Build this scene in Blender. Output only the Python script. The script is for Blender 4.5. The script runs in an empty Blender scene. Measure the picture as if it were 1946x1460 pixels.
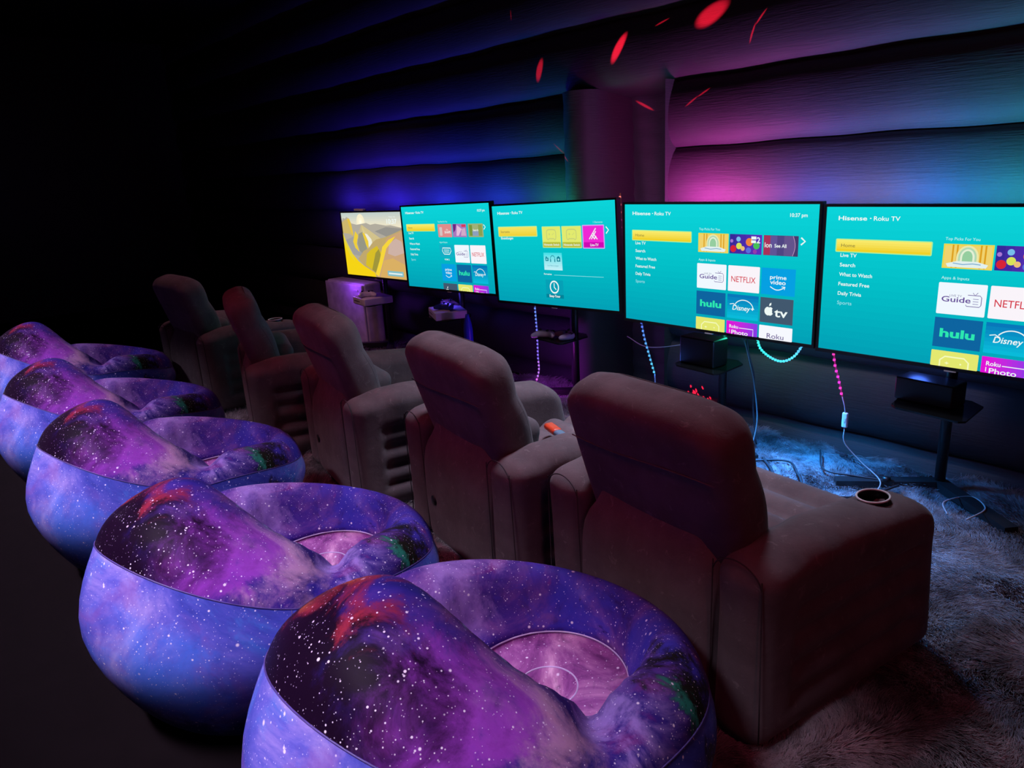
import bpy, bmesh, math, random
import numpy as np
from mathutils import Vector, Matrix
random.seed(4); RNG = np.random.default_rng(7)
C = bpy.context.scene.collection
SC = bpy.context.scene
pi = math.pi

# ------------------------------------------------------------------ camera
AX = [(.65777337, .17749787, -.73200321), (.75123803, -.22498162, .62050358), (-.0545492, -.95805938, -.28133006)]
cam_d = bpy.data.cameras.new('camera'); cam = bpy.data.objects.new('camera', cam_d); C.objects.link(cam)
right = Vector([a[0] for a in AX]); down = Vector([a[1] for a in AX]); fwd = Vector([a[2] for a in AX])
M = Matrix.Identity(4)
for i in range(3):
    M[i][0] = right[i]; M[i][1] = -down[i]; M[i][2] = -fwd[i]
M[2][3] = 1.5
cam.matrix_world = M
cam_d.sensor_width = 36; cam_d.lens = 36 * 1400.6 / 1946; cam_d.clip_start = .02
SC.camera = cam
# ------------------------------------------------------------------ world, exposure
w = bpy.data.worlds.new('world'); SC.world = w; w.use_nodes = True
w.node_tree.nodes['Background'].inputs[0].default_value = (.35, .3, .6, 1)
w.node_tree.nodes['Background'].inputs[1].default_value = .0
SC.view_settings.view_transform = 'Standard'; SC.view_settings.look = 'None'
SC.view_settings.gamma = 1; SC.view_settings.exposure = 0
SC.cycles.use_denoising = True
SC.cycles.sample_clamp_indirect = 3
SC.cycles.max_bounces = 5

def lamp(kind, name, loc, color, energy, size=.05, aim=None, spot=60, blend=.8, size_y=None):
    d = bpy.data.lights.new(name, kind); d.color = color; d.energy = energy
    if kind == 'AREA':
        d.size = size
        if size_y: d.shape = 'RECTANGLE'; d.size_y = size_y
    else: d.shadow_soft_size = size
    if kind == 'SPOT': d.spot_size = math.radians(spot); d.spot_blend = blend
    o = bpy.data.objects.new(name, d); C.objects.link(o); o.location = loc
    if aim is not None:
        o.rotation_euler = (Vector(aim) - Vector(loc)).to_track_quat('-Z', 'Y').to_euler()
    return o
# unseen lamps: an added dim violet wash over the round seats, a red-magenta one from behind the camera,
# and added pale and pink fills
lamp('AREA', 'violet_chair_fill', (-3.2, -.75, 2.9), (.92, .72, 1.0), 31, 5.4, (-3.2, .34, .35), size_y=.12).data.spread = math.radians(40)  # unseen strip light added for the round seats, spread kept off the recliners
lamp('AREA', 'red_ceiling_lamp', (1.6, .5, 2.6), (1.0, .12, .20), 6, .4, (-1.3, 1.7, .5))
lamp('AREA', 'red_ceiling_lamp', (-2.6, .3, 3.15), (1.0, .09, .17), 2.2, 3.6, (-2.6, 1.45, .9), size_y=.2).data.spread = math.radians(40)
lamp('AREA', 'pale_arm_fill', (-1.9, 2.45, 3.1), (.78, .72, 1.0), 15, .5, (-1.95, 2.25, .3), size_y=.5).data.spread = math.radians(72)  # unseen fill added for arm tops, seats and rug, which the screens underlight
lamp('AREA', 'pink_cabinet_fill', (-5.2, 1.6, 3.0), (1.0, .40, .55), 3.2, .4, (-5.6, 2.7, .4)).data.spread = math.radians(75)  # unseen fill added to brighten the cabinet front
# LED strips along the backs of the screens: the coloured washes on the wall
for x, col, e in ((-6.3, (.05, .02, 1), 2.6), (-5.6, (.04, .02, 1), 4.5), (-4.9, (.02, .04, 1), 4.5), (-4.2, (.02, .07, 1), 3.2),
                  (-3.62, (.03, .6, .35), 1.8), (-2.45, (.9, .06, .6), 5.5), (-2.22, (.9, .12, .5), 3.0), (-3.0, (.1, .3, .35), .5),
                  (-1.84, (.04, .16, 1), 3.6), (-1.56, (.7, .3, .2), 1.2), (-1.33, (.02, .22, 1), 4.6), (-1.0, (.02, .5, .7), 3.2), (-.6, (.04, .7, .25), 4.5), (-.25, (.1, .5, .6), 2.0)):
    lamp('AREA', 'screen_backlight', (x, 3.27, 1.2), col, e * 1.15, .25, (x, 3.6, 1.38), size_y=.05)
# light of the LED strips that hang below the screens, plus added glows
lamp('SPOT', 'led_loop_downlight', (-1.72, 3.02, .63), (.02, .30, 1), 130, .05, (-1.62, 2.84, 0), 140, 1.0)
for loc, col, e in (((-3.5, 3.14, .3), (.25, .05, 1), 1.6), ((-3.42, 3.1, .14), (.8, .05, 1), 2.2),
                    ((-2.53, 3.14, .4), (.03, .2, 1), 1.3), ((-1.76, 3.14, .56), (.05, .42, 1), 1.6),
                    ((-1.2, 3.35, .62), (.06, .16, .9), 1.0), ((-1.47, 3.17, .47), (.9, .05, .6), .4), ((-2.10, 3.30, .62), (.03, .8, .45), 1.3),
                    ((-6.0, 3.16, .62), (.3, .05, 1), 2.5), ((-4.55, 3.25, .6), (.1, .06, 1), .9), ((-3.0, 3.3, .55), (.4, .03, .8), .15)):  # violet glow by the cabinet and green one over the shelf are added, without strips
    lamp('POINT', 'led_and_fill_glow', loc, col, e, .04)

# ------------------------------------------------------------------ helpers
def setp(o, **k):
    for a, b in k.items():
        if b is not None: o[a] = b
    return o
def link(name, me, mats=None, parent=None, loc=None, rot=None):
    o = bpy.data.objects.new(name, me); C.objects.link(o)
    if mats is not None:
        for m in (mats if isinstance(mats, (list, tuple)) else [mats]): me.materials.append(m)
    if parent is not None: o.parent = parent
    if loc is not None: o.location = loc
    if rot is not None: o.rotation_euler = rot
    return o
def empty(name, loc, rz, label, cat, group=None):
    o = bpy.data.objects.new(name, None); C.objects.link(o); o.location = loc; o.rotation_euler = (0, 0, rz)
    o.empty_display_size = .1
    return setp(o, label=label, category=cat, group=group)
def copy_tree(o, parent=None):
    c = o.copy(); C.objects.link(c)
    if parent is not None: c.parent = parent
    for ch in list(o.children): copy_tree(ch, c)
    return c
def mesh(name, V, F, smooth=True, midx=None):
    me = bpy.data.meshes.new(name); me.from_pydata([tuple(map(float, v)) for v in V], [], [tuple(map(int, f)) for f in F])
    if smooth: me.polygons.foreach_set('use_smooth', [True] * len(me.polygons))
    if midx is not None: me.polygons.foreach_set('material_index', midx)
    me.update(); return me
class MB:
    def __init__(s): s.V = []; s.F = []; s.I = []
    def add(s, V, F, mi=0):
        n = len(s.V); s.V += [tuple(map(float, v)) for v in V]; s.F += [tuple(int(i) + n for i in f) for f in F]; s.I += [mi] * len(F); return s
    def box(s, lo, hi, mi=0):
        x0, y0, z0 = lo; x1, y1, z1 = hi
        V = [(x0, y0, z0), (x1, y0, z0), (x1, y1, z0), (x0, y1, z0), (x0, y0, z1), (x1, y0, z1), (x1, y1, z1), (x0, y1, z1)]
        return s.add(V, [(0, 3, 2, 1), (4, 5, 6, 7), (0, 1, 5, 4), (1, 2, 6, 5), (2, 3, 7, 6), (3, 0, 4, 7)], mi)
    def tube(s, P, r, n=8, mi=0, closed=False):
        V, F = tube(P, r, n, closed); return s.add(V, F, mi)
    def build(s, name, mats, parent=None, loc=None, rot=None, smooth=True, bevel=0):
        me = mesh(name, s.V, s.F, smooth, s.I); o = link(name, me, mats, parent, loc, rot)
        if bevel:
            b = o.modifiers.new('bevel', 'BEVEL'); b.width = bevel; b.segments = 2; b.limit_method = 'ANGLE'
            me.polygons.foreach_set('use_smooth', [False] * len(me.polygons))
        return o
def tube(P, r, n=8, closed=False):
    P = np.array(P, float); k = len(P); V = []; F = []
    rr = np.full(k, r) if np.isscalar(r) else np.array(r)
    T = np.roll(P, -1, 0) - np.roll(P, 1, 0) if closed else np.gradient(P, axis=0)
    T /= np.linalg.norm(T, axis=1)[:, None] + 1e-12
    up = np.array([0, 0, 1.]) if abs(T[0][2]) < .9 else np.array([1., 0, 0])
    N = up - T[0] * up.dot(T[0]); N /= np.linalg.norm(N)
    for i in range(k):
        N = N - T[i] * N.dot(T[i]); N /= np.linalg.norm(N) + 1e-12
        B = np.cross(T[i], N)
        for j in range(n):
            a = 2 * pi * j / n; V.append(P[i] + rr[i] * (math.cos(a) * N + math.sin(a) * B))
    m = k if closed else k - 1
    for i in range(m):
        for j in range(n):
            a = i * n + j; b = i * n + (j + 1) % n; i2 = (i + 1) % k
            F.append((a, b, i2 * n + (j + 1) % n, i2 * n + j))
    if not closed:
        F.append(tuple(range(n))[::-1]); F.append(tuple((k - 1) * n + j for j in range(n)))
    return V, F
def smooth_path(P, m=8):
    P = [np.array(p, float) for p in P]; P = [2 * P[0] - P[1]] + P + [2 * P[-1] - P[-2]]; out = []
    for i in range(1, len(P) - 2):
        for j in range(m):
            t = j / m; a, b, c, d = P[i - 1:i + 3]
            out.append(.5 * (2 * b + (c - a) * t + (2 * a - 5 * b + 4 * c - d) * t * t + (3 * b - a - 3 * c + d) * t ** 3))
    out.append(P[-2]); return out
def rbox(h, r, step=.03, deform=None):
    """soft rounded box, half sizes h, edge radius r; deform maps an (n,3) array"""
    ax = []
    for hh in h:
        rr = min(r, hh * .999); inner = hh - rr
        e = np.linspace(0, 1, 6)[1:] * rr
        k = max(2, int(2 * inner / step))
        mid = np.linspace(-inner, inner, k)
        ax.append(np.concatenate([-(inner + e)[::-1], mid, inner + e]))
    V = []; F = []; idx = {}
    def vid(p):
        key = tuple(np.round(p, 6))
        if key not in idx: idx[key] = len(V); V.append(p)
        return idx[key]
    for a in range(3):
        b, c = (a + 1) % 3, (a + 2) % 3
        for s in (-1, 1):
            A, B = ax[b], ax[c]
            ids = [[None] * len(B) for _ in A]
            for i, u in enumerate(A):
                for j, v in enumerate(B):
                    p = [0, 0, 0]; p[a] = s * h[a]; p[b] = u; p[c] = v; ids[i][j] = vid(p)
            for i in range(len(A) - 1):
                for j in range(len(B) - 1):
                    q = (ids[i][j], ids[i + 1][j], ids[i + 1][j + 1], ids[i][j + 1])
                    F.append(q if s > 0 else q[::-1])
    V = np.array(V, float); H = np.array(h); R = np.minimum(r, H * .999)
    Cc = np.clip(V, -(H - R), H - R); D = V - Cc
    Dn = D / R; L = np.linalg.norm(Dn, axis=1)[:, None]; L[L < 1e-9] = 1
    V = Cc + Dn / L * R
    if deform is not None: V = deform(V)
    return V, F
def sstep(a, b, x):
    t = np.clip((x - a) / (b - a), 0, 1); return t * t * (3 - 2 * t)

# ------------------------------------------------------------------ materials
class NT:
    def __init__(s, name):
        s.m = bpy.data.materials.new(name); s.m.use_nodes = True; s.t = s.m.node_tree; s.t.nodes.clear()
        s.out = s.t.nodes.new('ShaderNodeOutputMaterial')
    def n(s, typ, ins=None, **kw):
        nd = s.t.nodes.new(typ)
        for k, v in kw.items(): setattr(nd, k, v)
        for k, v in (ins or {}).items(): s.i(nd, k, v)
        return nd
    def i(s, nd, k, v):
        if isinstance(v, bpy.types.NodeSocket): s.t.links.new(v, nd.inputs[k])
        elif isinstance(v, bpy.types.Node): s.t.links.new(v.outputs[0], nd.inputs[k])
        else: nd.inputs[k].default_value = v
    def math(s, op, a, b=None, clamp=False):
        nd = s.n('ShaderNodeMath', operation=op, use_clamp=clamp); s.i(nd, 0, a)
        if b is not None: s.i(nd, 1, b)
        return nd.outputs[0]
    def mix(s, f, a, b, mode='MIX'):
        nd = s.n('ShaderNodeMix', data_type='RGBA', blend_type=mode)
        s.i(nd, 0, f); s.i(nd, 6, col4(a)); s.i(nd, 7, col4(b)); return nd.outputs[2]
    def ramp(s, f, stops, interp='LINEAR'):
        nd = s.n('ShaderNodeValToRGB'); s.i(nd, 0, f); cr = nd.color_ramp; cr.interpolation = interp
        while len(cr.elements) < len(stops): cr.elements.new(.5)
        for e, (p, c) in zip(cr.elements, stops): e.position = p; e.color = col4(c)
        return nd.outputs[0]
    def rng(s, v, a, b, c=0, d=1, smooth=True):
        nd = s.n('ShaderNodeMapRange', interpolation_type='SMOOTHSTEP' if smooth else 'LINEAR')
        for k, x in enumerate((v, a, b, c, d)): s.i(nd, k, x)
        return nd.outputs[0]
    def noise(s, vec, scale, detail=3, rough=.5, dist=0):
        nd = s.n('ShaderNodeTexNoise', {'Scale': scale, 'Detail': detail, 'Roughness': rough, 'Distortion': dist})
        if vec is not None: s.i(nd, 'Vector', vec)
        return nd
    def bsdf(s, base, rough=.6, spec=.4, bump=None, bstr=.3, bdist=.01, **kw):
        nd = s.n('ShaderNodeBsdfPrincipled'); s.i(nd, 'Base Color', base if isinstance(base, bpy.types.NodeSocket) else col4(base)); s.i(nd, 'Roughness', rough); s.i(nd, 'Specular IOR Level', spec)
        for k, v in kw.items(): s.i(nd, k.replace('_', ' '), v)
        if bump is not None:
            b = s.n('ShaderNodeBump', {'Height': bump, 'Strength': bstr, 'Distance': bdist}); s.i(nd, 'Normal', b.outputs[0])
        s.t.links.new(nd.outputs[0], s.out.inputs[0]); return s.m
def col4(c):
    if isinstance(c, (tuple, list)) and len(c) == 3: return (*c, 1)
    return c
def srgb(r, g, b):
    f = lambda v: ((v / 255 + .055) / 1.055) ** 2.4 if v > 10 else v / 255 / 12.92
    return (f(r), f(g), f(b))
def plain(name, c, rough=.5, spec=.4, nscale=12, amt=.25, **kw):
    t = NT(name); co = t.n('ShaderNodeTexCoord').outputs['Object']
    nz = t.noise(co, nscale, 4)
    base = t.mix(t.rng(nz.outputs[0], .3, .7), tuple(v * (1 - amt) for v in c), c)
    return t.bsdf(base, rough, spec, **kw)
EM = {}
def emit(c, s=1.0):
    key = (tuple(round(v, 4) for v in c), s)
    if key not in EM:
        t = NT('lit_colour'); e = t.n('ShaderNodeEmission', {0: col4(c), 1: s}); t.t.links.new(e.outputs[0], t.out.inputs[0]); EM[key] = t.m
    return EM[key]

def galaxy(kind):
    t = NT('galaxy_print_' + kind); co = t.n('ShaderNodeTexCoord').outputs['Object']
    n1 = t.noise(co, {'side': 2.8, 'top': 3.6, 'pad': 5.5}[kind], 8, .66, .7); n2 = t.noise(co, 6.5, 8, .68, .5)
    n3 = t.noise(co, {'side': 3.4, 'top': 4.6, 'pad': 8}[kind], 6, .62, 1.2)
    off = t.n('ShaderNodeVectorMath', {0: n2.outputs['Color'], 1: (.5, .5, .5)}, operation='SUBTRACT')
    off = t.n('ShaderNodeVectorMath', {0: off.outputs[0], 'Scale': .55}, operation='SCALE')
    wc = t.n('ShaderNodeVectorMath', {0: co, 1: off.outputs[0]}, operation='ADD').outputs[0]
    if kind == 'side':
        base = t.ramp(n1.outputs[0], [(.30, (.03, .035, .28)), (.42, (.07, .09, .50)), (.52, (.14, .14, .62)), (.62, (.34, .28, .72)), (.74, (.62, .50, .85))])
        base = t.mix(t.rng(n3.outputs[0], .52, .70, 0, .6), base, (.24, .10, .46))
        base = t.mix(t.rng(n3.outputs[0], .44, .30, 0, .6), base, (.06, .26, .75))
    elif kind == 'top':
        base = t.ramp(n1.outputs[0], [(.30, (.012, .012, .15)), (.42, (.035, .022, .25)), (.51, (.085, .035, .28)), (.61, (.22, .085, .34)), (.73, (.6, .38, .72))])
        base = t.mix(t.rng(n3.outputs[0], .50, .68, 0, .85), base, (.03, .012, .10))
        base = t.mix(t.rng(n3.outputs[0], .44, .30, 0, .7), base, (.24, .03, .20))
    else:
        base = t.ramp(n1.outputs[0], [(.32, (.05, .015, .10)), (.43, (.18, .04, .20)), (.52, (.34, .10, .34)), (.62, (.55, .24, .50)), (.74, (.95, .65, .85))])
        base = t.mix(t.rng(n3.outputs[0], .54, .72, 0, .7), base, (.04, .015, .09))
    def blob(base, c, r0, r1, colr, sc=(1, 1, 1), amt=1.0):
        v = t.n('ShaderNodeVectorMath', {0: wc, 1: c}, operation='SUBTRACT').outputs[0]
        v = t.n('ShaderNodeVectorMath', {0: v, 1: sc}, operation='MULTIPLY').outputs[0]
        d = t.n('ShaderNodeVectorMath', {0: v}, operation='LENGTH').outputs[1]
        return t.mix(t.rng(d, r1, r0, 0, amt), base, colr)
    if kind == 'top':
        base = blob(base, (.30, -.14, .50), .02, .14, (.8, .45, .7), (.7, 1, 1), .6)
        base = blob(base, (.22, .38, .36), .06, .20, (.05, .05, .50), amt=.8)
        base = blob(base, (-.12, .46, .34), .06, .20, (.05, .045, .48), amt=.85)
        base = blob(base, (-.34, .16, .42), .03, .2, (.50, .30, .80), amt=.65)
        base = blob(base, (.1, .16, .40), .03, .22, (.45, .24, .75), (.6, 1.4, 1), .5)
        base = blob(base, (.36, .04, .44), .03, .14, (.50, .34, .85), amt=.6)
        base = blob(base, (.25, -.28, .58), .06, .2, (.35, .06, .55), amt=.85)
        base = blob(base, (-.12, -.40, .58), .17, .33, (.010, .003, .014), (.62, 1, .9))
        base = blob(base, (-.34, -.16, .60), .12, .2, (.008, .003, .010))
        base = blob(base, (-.27, -.22, .68), .05, .13, (.42, .13, .02), (.42, 1.6, 1), .95)
        base = blob(base, (-.06, -.24, .70), .03, .14, (.38, .03, .06), (.6, 1.2, 1), .8)
        base = blob(base, (.38, .26, .38), .07, .15, (.015, .012, .01))
        base = blob(base, (.42, .20, .42), .01, .06, (.03, .3, .2), amt=.8)
        base = blob(base, (-.03, .48, .36), .02, .07, (.03, .015, .12), (3, 1, 1))
        base = blob(base, (.45, .36, .30), .04, .10, (.55, .14, .08), amt=.8)
        base = blob(base, (.12, -.06, .60), .02, .10, (.4, .65, 1.0), (.5, 2.2, 1), .6)  # pale blue highlight along the back's ridge, painted into the print
    if kind == 'side':
        base = blob(base, (.2, -.45, .3), .05, .25, (.06, .25, .95), amt=.6)
        base = blob(base, (-.45, -.1, .12), .1, .3, (.02, .05, .5), amt=.8)
        base = blob(base, (0, -.35, -.02), .1, .26, (.012, .03, .24), (.30, .8, 1.3), .95)
        base = blob(base, (-.4, -.3, .0), .1, .26, (.012, .03, .24), (.6, .6, 1.2), .95)
        base = blob(base, (.52, .3, .2), .08, .18, (.02, .014, .02))
    # stars of three sizes
    for sc, r, a, th in ((15, .085, .9, .45), (34, .13, .95, .3), (75, .17, .8, .25), (130, .2, .55, .3)):
        v = t.n('ShaderNodeTexVoronoi', {'Vector': co, 'Scale': sc, 'Randomness': 1.0})
        rnd = t.n('ShaderNodeSeparateColor', {0: v.outputs['Color']}).outputs[0]
        rad = t.math('MULTIPLY', t.rng(rnd, th, 1.0, .25, 1, False), r)
        m = t.math('MULTIPLY', t.rng(t.math('SUBTRACT', v.outputs['Distance'], rad), .035, -.03), t.math('GREATER_THAN', rnd, th))
        base = t.mix(t.math('MULTIPLY', m, a), base, (.93, .85, 1.0))
    return t.bsdf(base, .45, .04, bump=n2.outputs[0], bstr=.06, bdist=.02)

M_gs, M_gt, M_gp = galaxy('side'), galaxy('top'), galaxy('pad')
M_seam = plain('seam_vinyl', (.10, .07, .30), .4)
M_seam_l = plain('pale_seam', (.75, .62, .95), .3)

def velvet():
    t = NT('flocked_velvet'); co = t.n('ShaderNodeTexCoord').outputs['Object']
    n1 = t.noise(co, 7, 5, .6); n2 = t.noise(co, 160, 3, .7); n3 = t.noise(co, 26, 4, .7, .8)
    base = t.mix(t.rng(n1.outputs[0], .3, .7), (.125, .105, .11), (.175, .15, .155))
    base = t.mix(t.rng(n3.outputs[0], .60, .70, 0, .35), base, (.34, .31, .31))
    h = t.math('ADD', t.math('MULTIPLY', n2.outputs[0], .25), n3.outputs[0])
    return t.bsdf(base, .95, .06, bump=h, bstr=.25, bdist=.006, Sheen_Weight=.10, Sheen_Roughness=.35)
M_vel = velvet()
M_velseam = plain('velvet_seam', (.07, .06, .065), .9)
M_black = plain('black_plastic', (.012, .012, .014), .35, .5)
M_blackm = plain('black_metal', (.02, .02, .022), .4, .5)
M_rim = plain('pale_cup_rim', (.9, .88, .88), .4)
M_white = plain('white_plastic', (.75, .74, .76), .4)
M_cable = plain('dark_cable', (.03, .03, .035), .5)
M_gcable = plain('grey_cable', (.12, .14, .14), .5)
M_wcable = plain('pale_cable', (.55, .5, .5), .5)

def wall_mat(name, c0, c1):
    t = NT(name); co = t.n('ShaderNodeTexCoord').outputs['Object']
    n1 = t.noise(co, 3, 4, .6); mp = t.n('ShaderNodeMapping', {0: co, 3: (1, 1, 14)}); n2 = t.noise(mp.outputs[0], 9, 4, .6)
    base = t.mix(n1.outputs[0], c0, c1)
    return t.bsdf(base, .62, .35, bump=t.math('ADD', n2.outputs[0], n1.outputs[0]), bstr=.2, bdist=.02)
M_wall = wall_mat('inflatable_wall_cloth', (.045, .045, .05), (.07, .07, .075))
M_flap = wall_mat('door_flap_cloth', (.09, .10, .10), (.12, .13, .13))
M_floor = plain('dark_groundsheet', (.006, .004, .005), .9, .05)
def rugm(name, k):
    t = NT(name); co = t.n('ShaderNodeTexCoord').outputs['Object']
    n1 = t.noise(co, 2.2, 5, .65, .5); n2 = t.noise(co, 14, 4, .7)
    f = t.math('ADD', t.math('MULTIPLY', n1.outputs[0], .6), t.math('MULTIPLY', n2.outputs[0], .4))
    base = t.ramp(f, [(.36, tuple(.05 * k * v for v in (1, .9, .95))), (.47, tuple(.26 * k * v for v in (1, .95, 1))), (.6, tuple(.68 * k * v for v in (1, .96, 1)))])
    return t.bsdf(base, .85, .2)
M_rug = rugm('rug_backing', .5); M_pile = rugm('rug_pile', .68)

# ------------------------------------------------------------------ room
fl = MB().box((-11, -4, -.05), (3, 4.6, 0)).build('floor', M_floor); setp(fl, kind='structure')
cl = MB().box((-11, -4, 3.3), (3, 4.6, 3.35)).build('ceiling', M_wall); setp(cl, kind='structure')
for nm, lo, hi in (('wall_left', (-11, -4, 0), (-10.9, 4.6, 3.3)), ('wall_right', (2.9, -4, 0), (3, 4.6, 3.3)), ('wall_front', (-10.9, -4, 0), (2.9, -3.9, 3.3))):
    setp(MB().box(lo, hi).build(nm, M_wall), kind='structure')
SEAM = [-.27, .10, .465, .83, 1.195, 1.56, 1.92, 2.29, 2.655, 3.02, 3.385]
DX0, DX1 = -3.12, -2.69      # door opening
def tier_y(z, x):
    for a, b in zip(SEAM[:-1], SEAM[1:]):
        if a <= z <= b:
            u = (z - a) / (b - a)
            # fat inflated tube: fullest a little under its middle
            d = (4 * u * (1 - u)) ** .5 * (1.12 - .3 * u)
            seg = .9; v = ((x + 20.0) % seg) / seg; d2 = .93 + .07 * (4 * v * (1 - v)) ** .5
            return 3.62 - .10 * d * d2
    return 3.62
def wall_patch(x0, x1, z0, z1, mb, yfun=None):
    zs = [];
    for a, b in zip(SEAM[:-1], SEAM[1:]):
        for k in range(14):
            u = (1 - math.cos(pi * k / 14)) / 2; z = a + (b - a) * u
            if z0 - 1e-6 <= z <= z1 + 1e-6: zs.append(z)
    zs = sorted(set([z0, z1] + zs)); xs = np.linspace(x0, x1, max(2, int((x1 - x0) / .06)))
    V = []; F = []
    for x in xs:
        for z in zs:
            zz = z + .004 * math.sin(x * 3.1) * (z0 + .02 < z < z1 - .02) + .0025 * math.sin(x * 11.7) * (z0 + .02 < z < z1 - .02)
            V.append((x, (yfun or tier_y)(z, x), zz))
    n = len(zs)
    for i in range(len(xs) - 1):
        for j in range(n - 1): F.append((i * n + j, (i + 1) * n + j, (i + 1) * n + j + 1, i * n + j + 1))
    mb.add(V, F)
wb = MB()
wall_patch(-11, -3.50, 0, 3.3, wb); wall_patch(DX1, 3, 0, 3.3, wb)
wall_patch(-3.53, DX1, 1.92, 3.3, wb)
# upright rounded tube left of the opening
V = []; F = []
for i, a in enumerate(np.linspace(0, 1, 15)):
    x = -3.53 + .31 * a; y = 3.60 - .15 * math.sin(pi * a) ** .55 if a < .5 else 3.60 - .15 * math.sin(pi * a) ** .55 + (.3 * (a - .85) / .15 if a > .85 else 0)
    for z in np.linspace(0, 1.93, 30): V.append((x, y + .004 * math.sin(z * 60 + i), z))
for i in range(14):
    for j in range(29): F.append((i * 30 + j, (i + 1) * 30 + j, (i + 1) * 30 + j + 1, i * 30 + j + 1))
wb.add(V, F)
# soffit over the opening, right reveal
wb.add([(DX0 - .2, 3.62, 1.92), (DX1, 3.62, 1.92), (DX1, 4.1, 1.84), (DX0 - .2, 4.1, 1.84)], [(0, 1, 2, 3)])
wb.add([(DX1, 3.5, 0), (DX1, 4.1, 0), (DX1, 4.1, 1.92), (DX1, 3.5, 1.92)], [(0, 1, 2, 3)])
setp(wb.build('wall_back', M_wall), kind='structure')
V = []; F = []
nx, nz = 24, 60
for i in range(nx):
    for j in range(nz):
        x = DX0 - .30 + (DX1 + .02 - DX0 + .30) * i / (nx - 1); z = 1.9 * j / (nz - 1)
        V.append((x, 3.86 + .012 * math.sin(x * 30 + z * 3) + .006 * math.sin(z * 55 + x * 9), z))
for i in range(nx - 1):
    for j in range(nz - 1): F.append((i * nz + j, (i + 1) * nz + j, (i + 1) * nz + j + 1, i * nz + j + 1))
d1 = link('door_1', mesh('door', V, F), M_flap); setp(d1, kind='structure')
zp = MB().tube([(-2.83, 3.84, z) for z in np.linspace(.1, 1.8, 30)], .006).build('zip', M_black, d1)

# ------------------------------------------------------------------ rug
rx0, rx1, ry0, ry1 = -7.2, 1.2, .75, 3.5
def rug_h(x, y):
    return .012 + .010 * np.sin(x * 7 + 2 * np.sin(y * 5)) * np.cos(y * 8 + np.sin(x * 6)) + .006 * np.sin(x * 19 + y * 13)
rug = empty('shag_rug', (0, 0, 0), 0, 'large long-haired grey shag rug with dark patches under the recliners', 'rug')
nx, ny = 170, 70; V = []; F = []
for i in range(nx):
    for j in range(ny):
        x = rx0 + (rx1 - rx0) * i / (nx - 1); y = ry0 + (ry1 - ry0) * j / (ny - 1); V.append((x, y, max(.002, float(rug_h(x, y)))))
for i in range(nx - 1):
    for j in range(ny - 1): F.append((i * ny + j, (i + 1) * ny + j, (i + 1) * ny + j + 1, i * ny + j + 1))
link('backing', mesh('backing', V, F), M_rug, rug)
def hair():
    parts = []
    for x0, x1, y0, y1, dens in ((-2.3, .3, 1.2, 3.5, 42000), (-4.0, -2.3, 1.9, 3.5, 16000), (-7.2, -4.0, 2.0, 3.5, 3000), (-7.2, -2.3, .75, 1.9, 4000), (-2.3, .3, .75, 1.2, 8000)):
        n = int((x1 - x0) * (y1 - y0) * dens)
        parts.append(np.column_stack([RNG.uniform(x0, x1, n), RNG.uniform(y0, y1, n)]))
    P = np.vstack(parts); n = len(P); x, y = P[:, 0], P[:, 1]
    # clumps: lean direction from a swirling field, length from patches
    f = lambda a, b, c: np.sin(x * a + 1.7 * np.sin(y * b + c)) + np.cos(y * a * .8 + 1.3 * np.sin(x * b + c * 2))
    ang = 1.6 * f(5.2, 3.7, .4) + .9 * f(13, 9, 1.1) + RNG.normal(0, .35, n)
    ln = (.038 + .010 * f(9, 7, 2.2)) * RNG.uniform(.7, 1.2, n)
    lean = .9 + .35 * f(11, 8, .9) + RNG.normal(0, .2, n)
    k = 5; t = np.linspace(0, 1, k)[None, :]
    dx, dy = np.cos(ang), np.sin(ang)
    hor = ln[:, None] * lean[:, None] * t ** 1.5; ver = ln[:, None] * (t - .35 * t * t)
    jit = RNG.normal(0, .0025, (n, k)) * t
    pos = np.empty((n, k, 3), np.float32)
    pos[:, :, 0] = x[:, None] + dx[:, None] * hor + jit; pos[:, :, 1] = y[:, None] + dy[:, None] * hor - jit
    pos[:, :, 2] = (rug_h(x, y))[:, None] + ver
    hc = bpy.data.hair_curves.new('pile'); hc.add_curves([k] * n)
    hc.attributes['position'].data.foreach_set('vector', pos.ravel())
    ra = hc.attributes.get('radius') or hc.attributes.new('radius', 'FLOAT', 'POINT')
    ra.data.foreach_set('value', np.tile(np.linspace(.0016, .0004, k), n).astype(np.float32))
    hc.materials.append(M_pile)
    o = bpy.data.objects.new('pile', hc); C.objects.link(o); o.parent = rug; o['kind'] = 'stuff'
    return o
hair()

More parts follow.
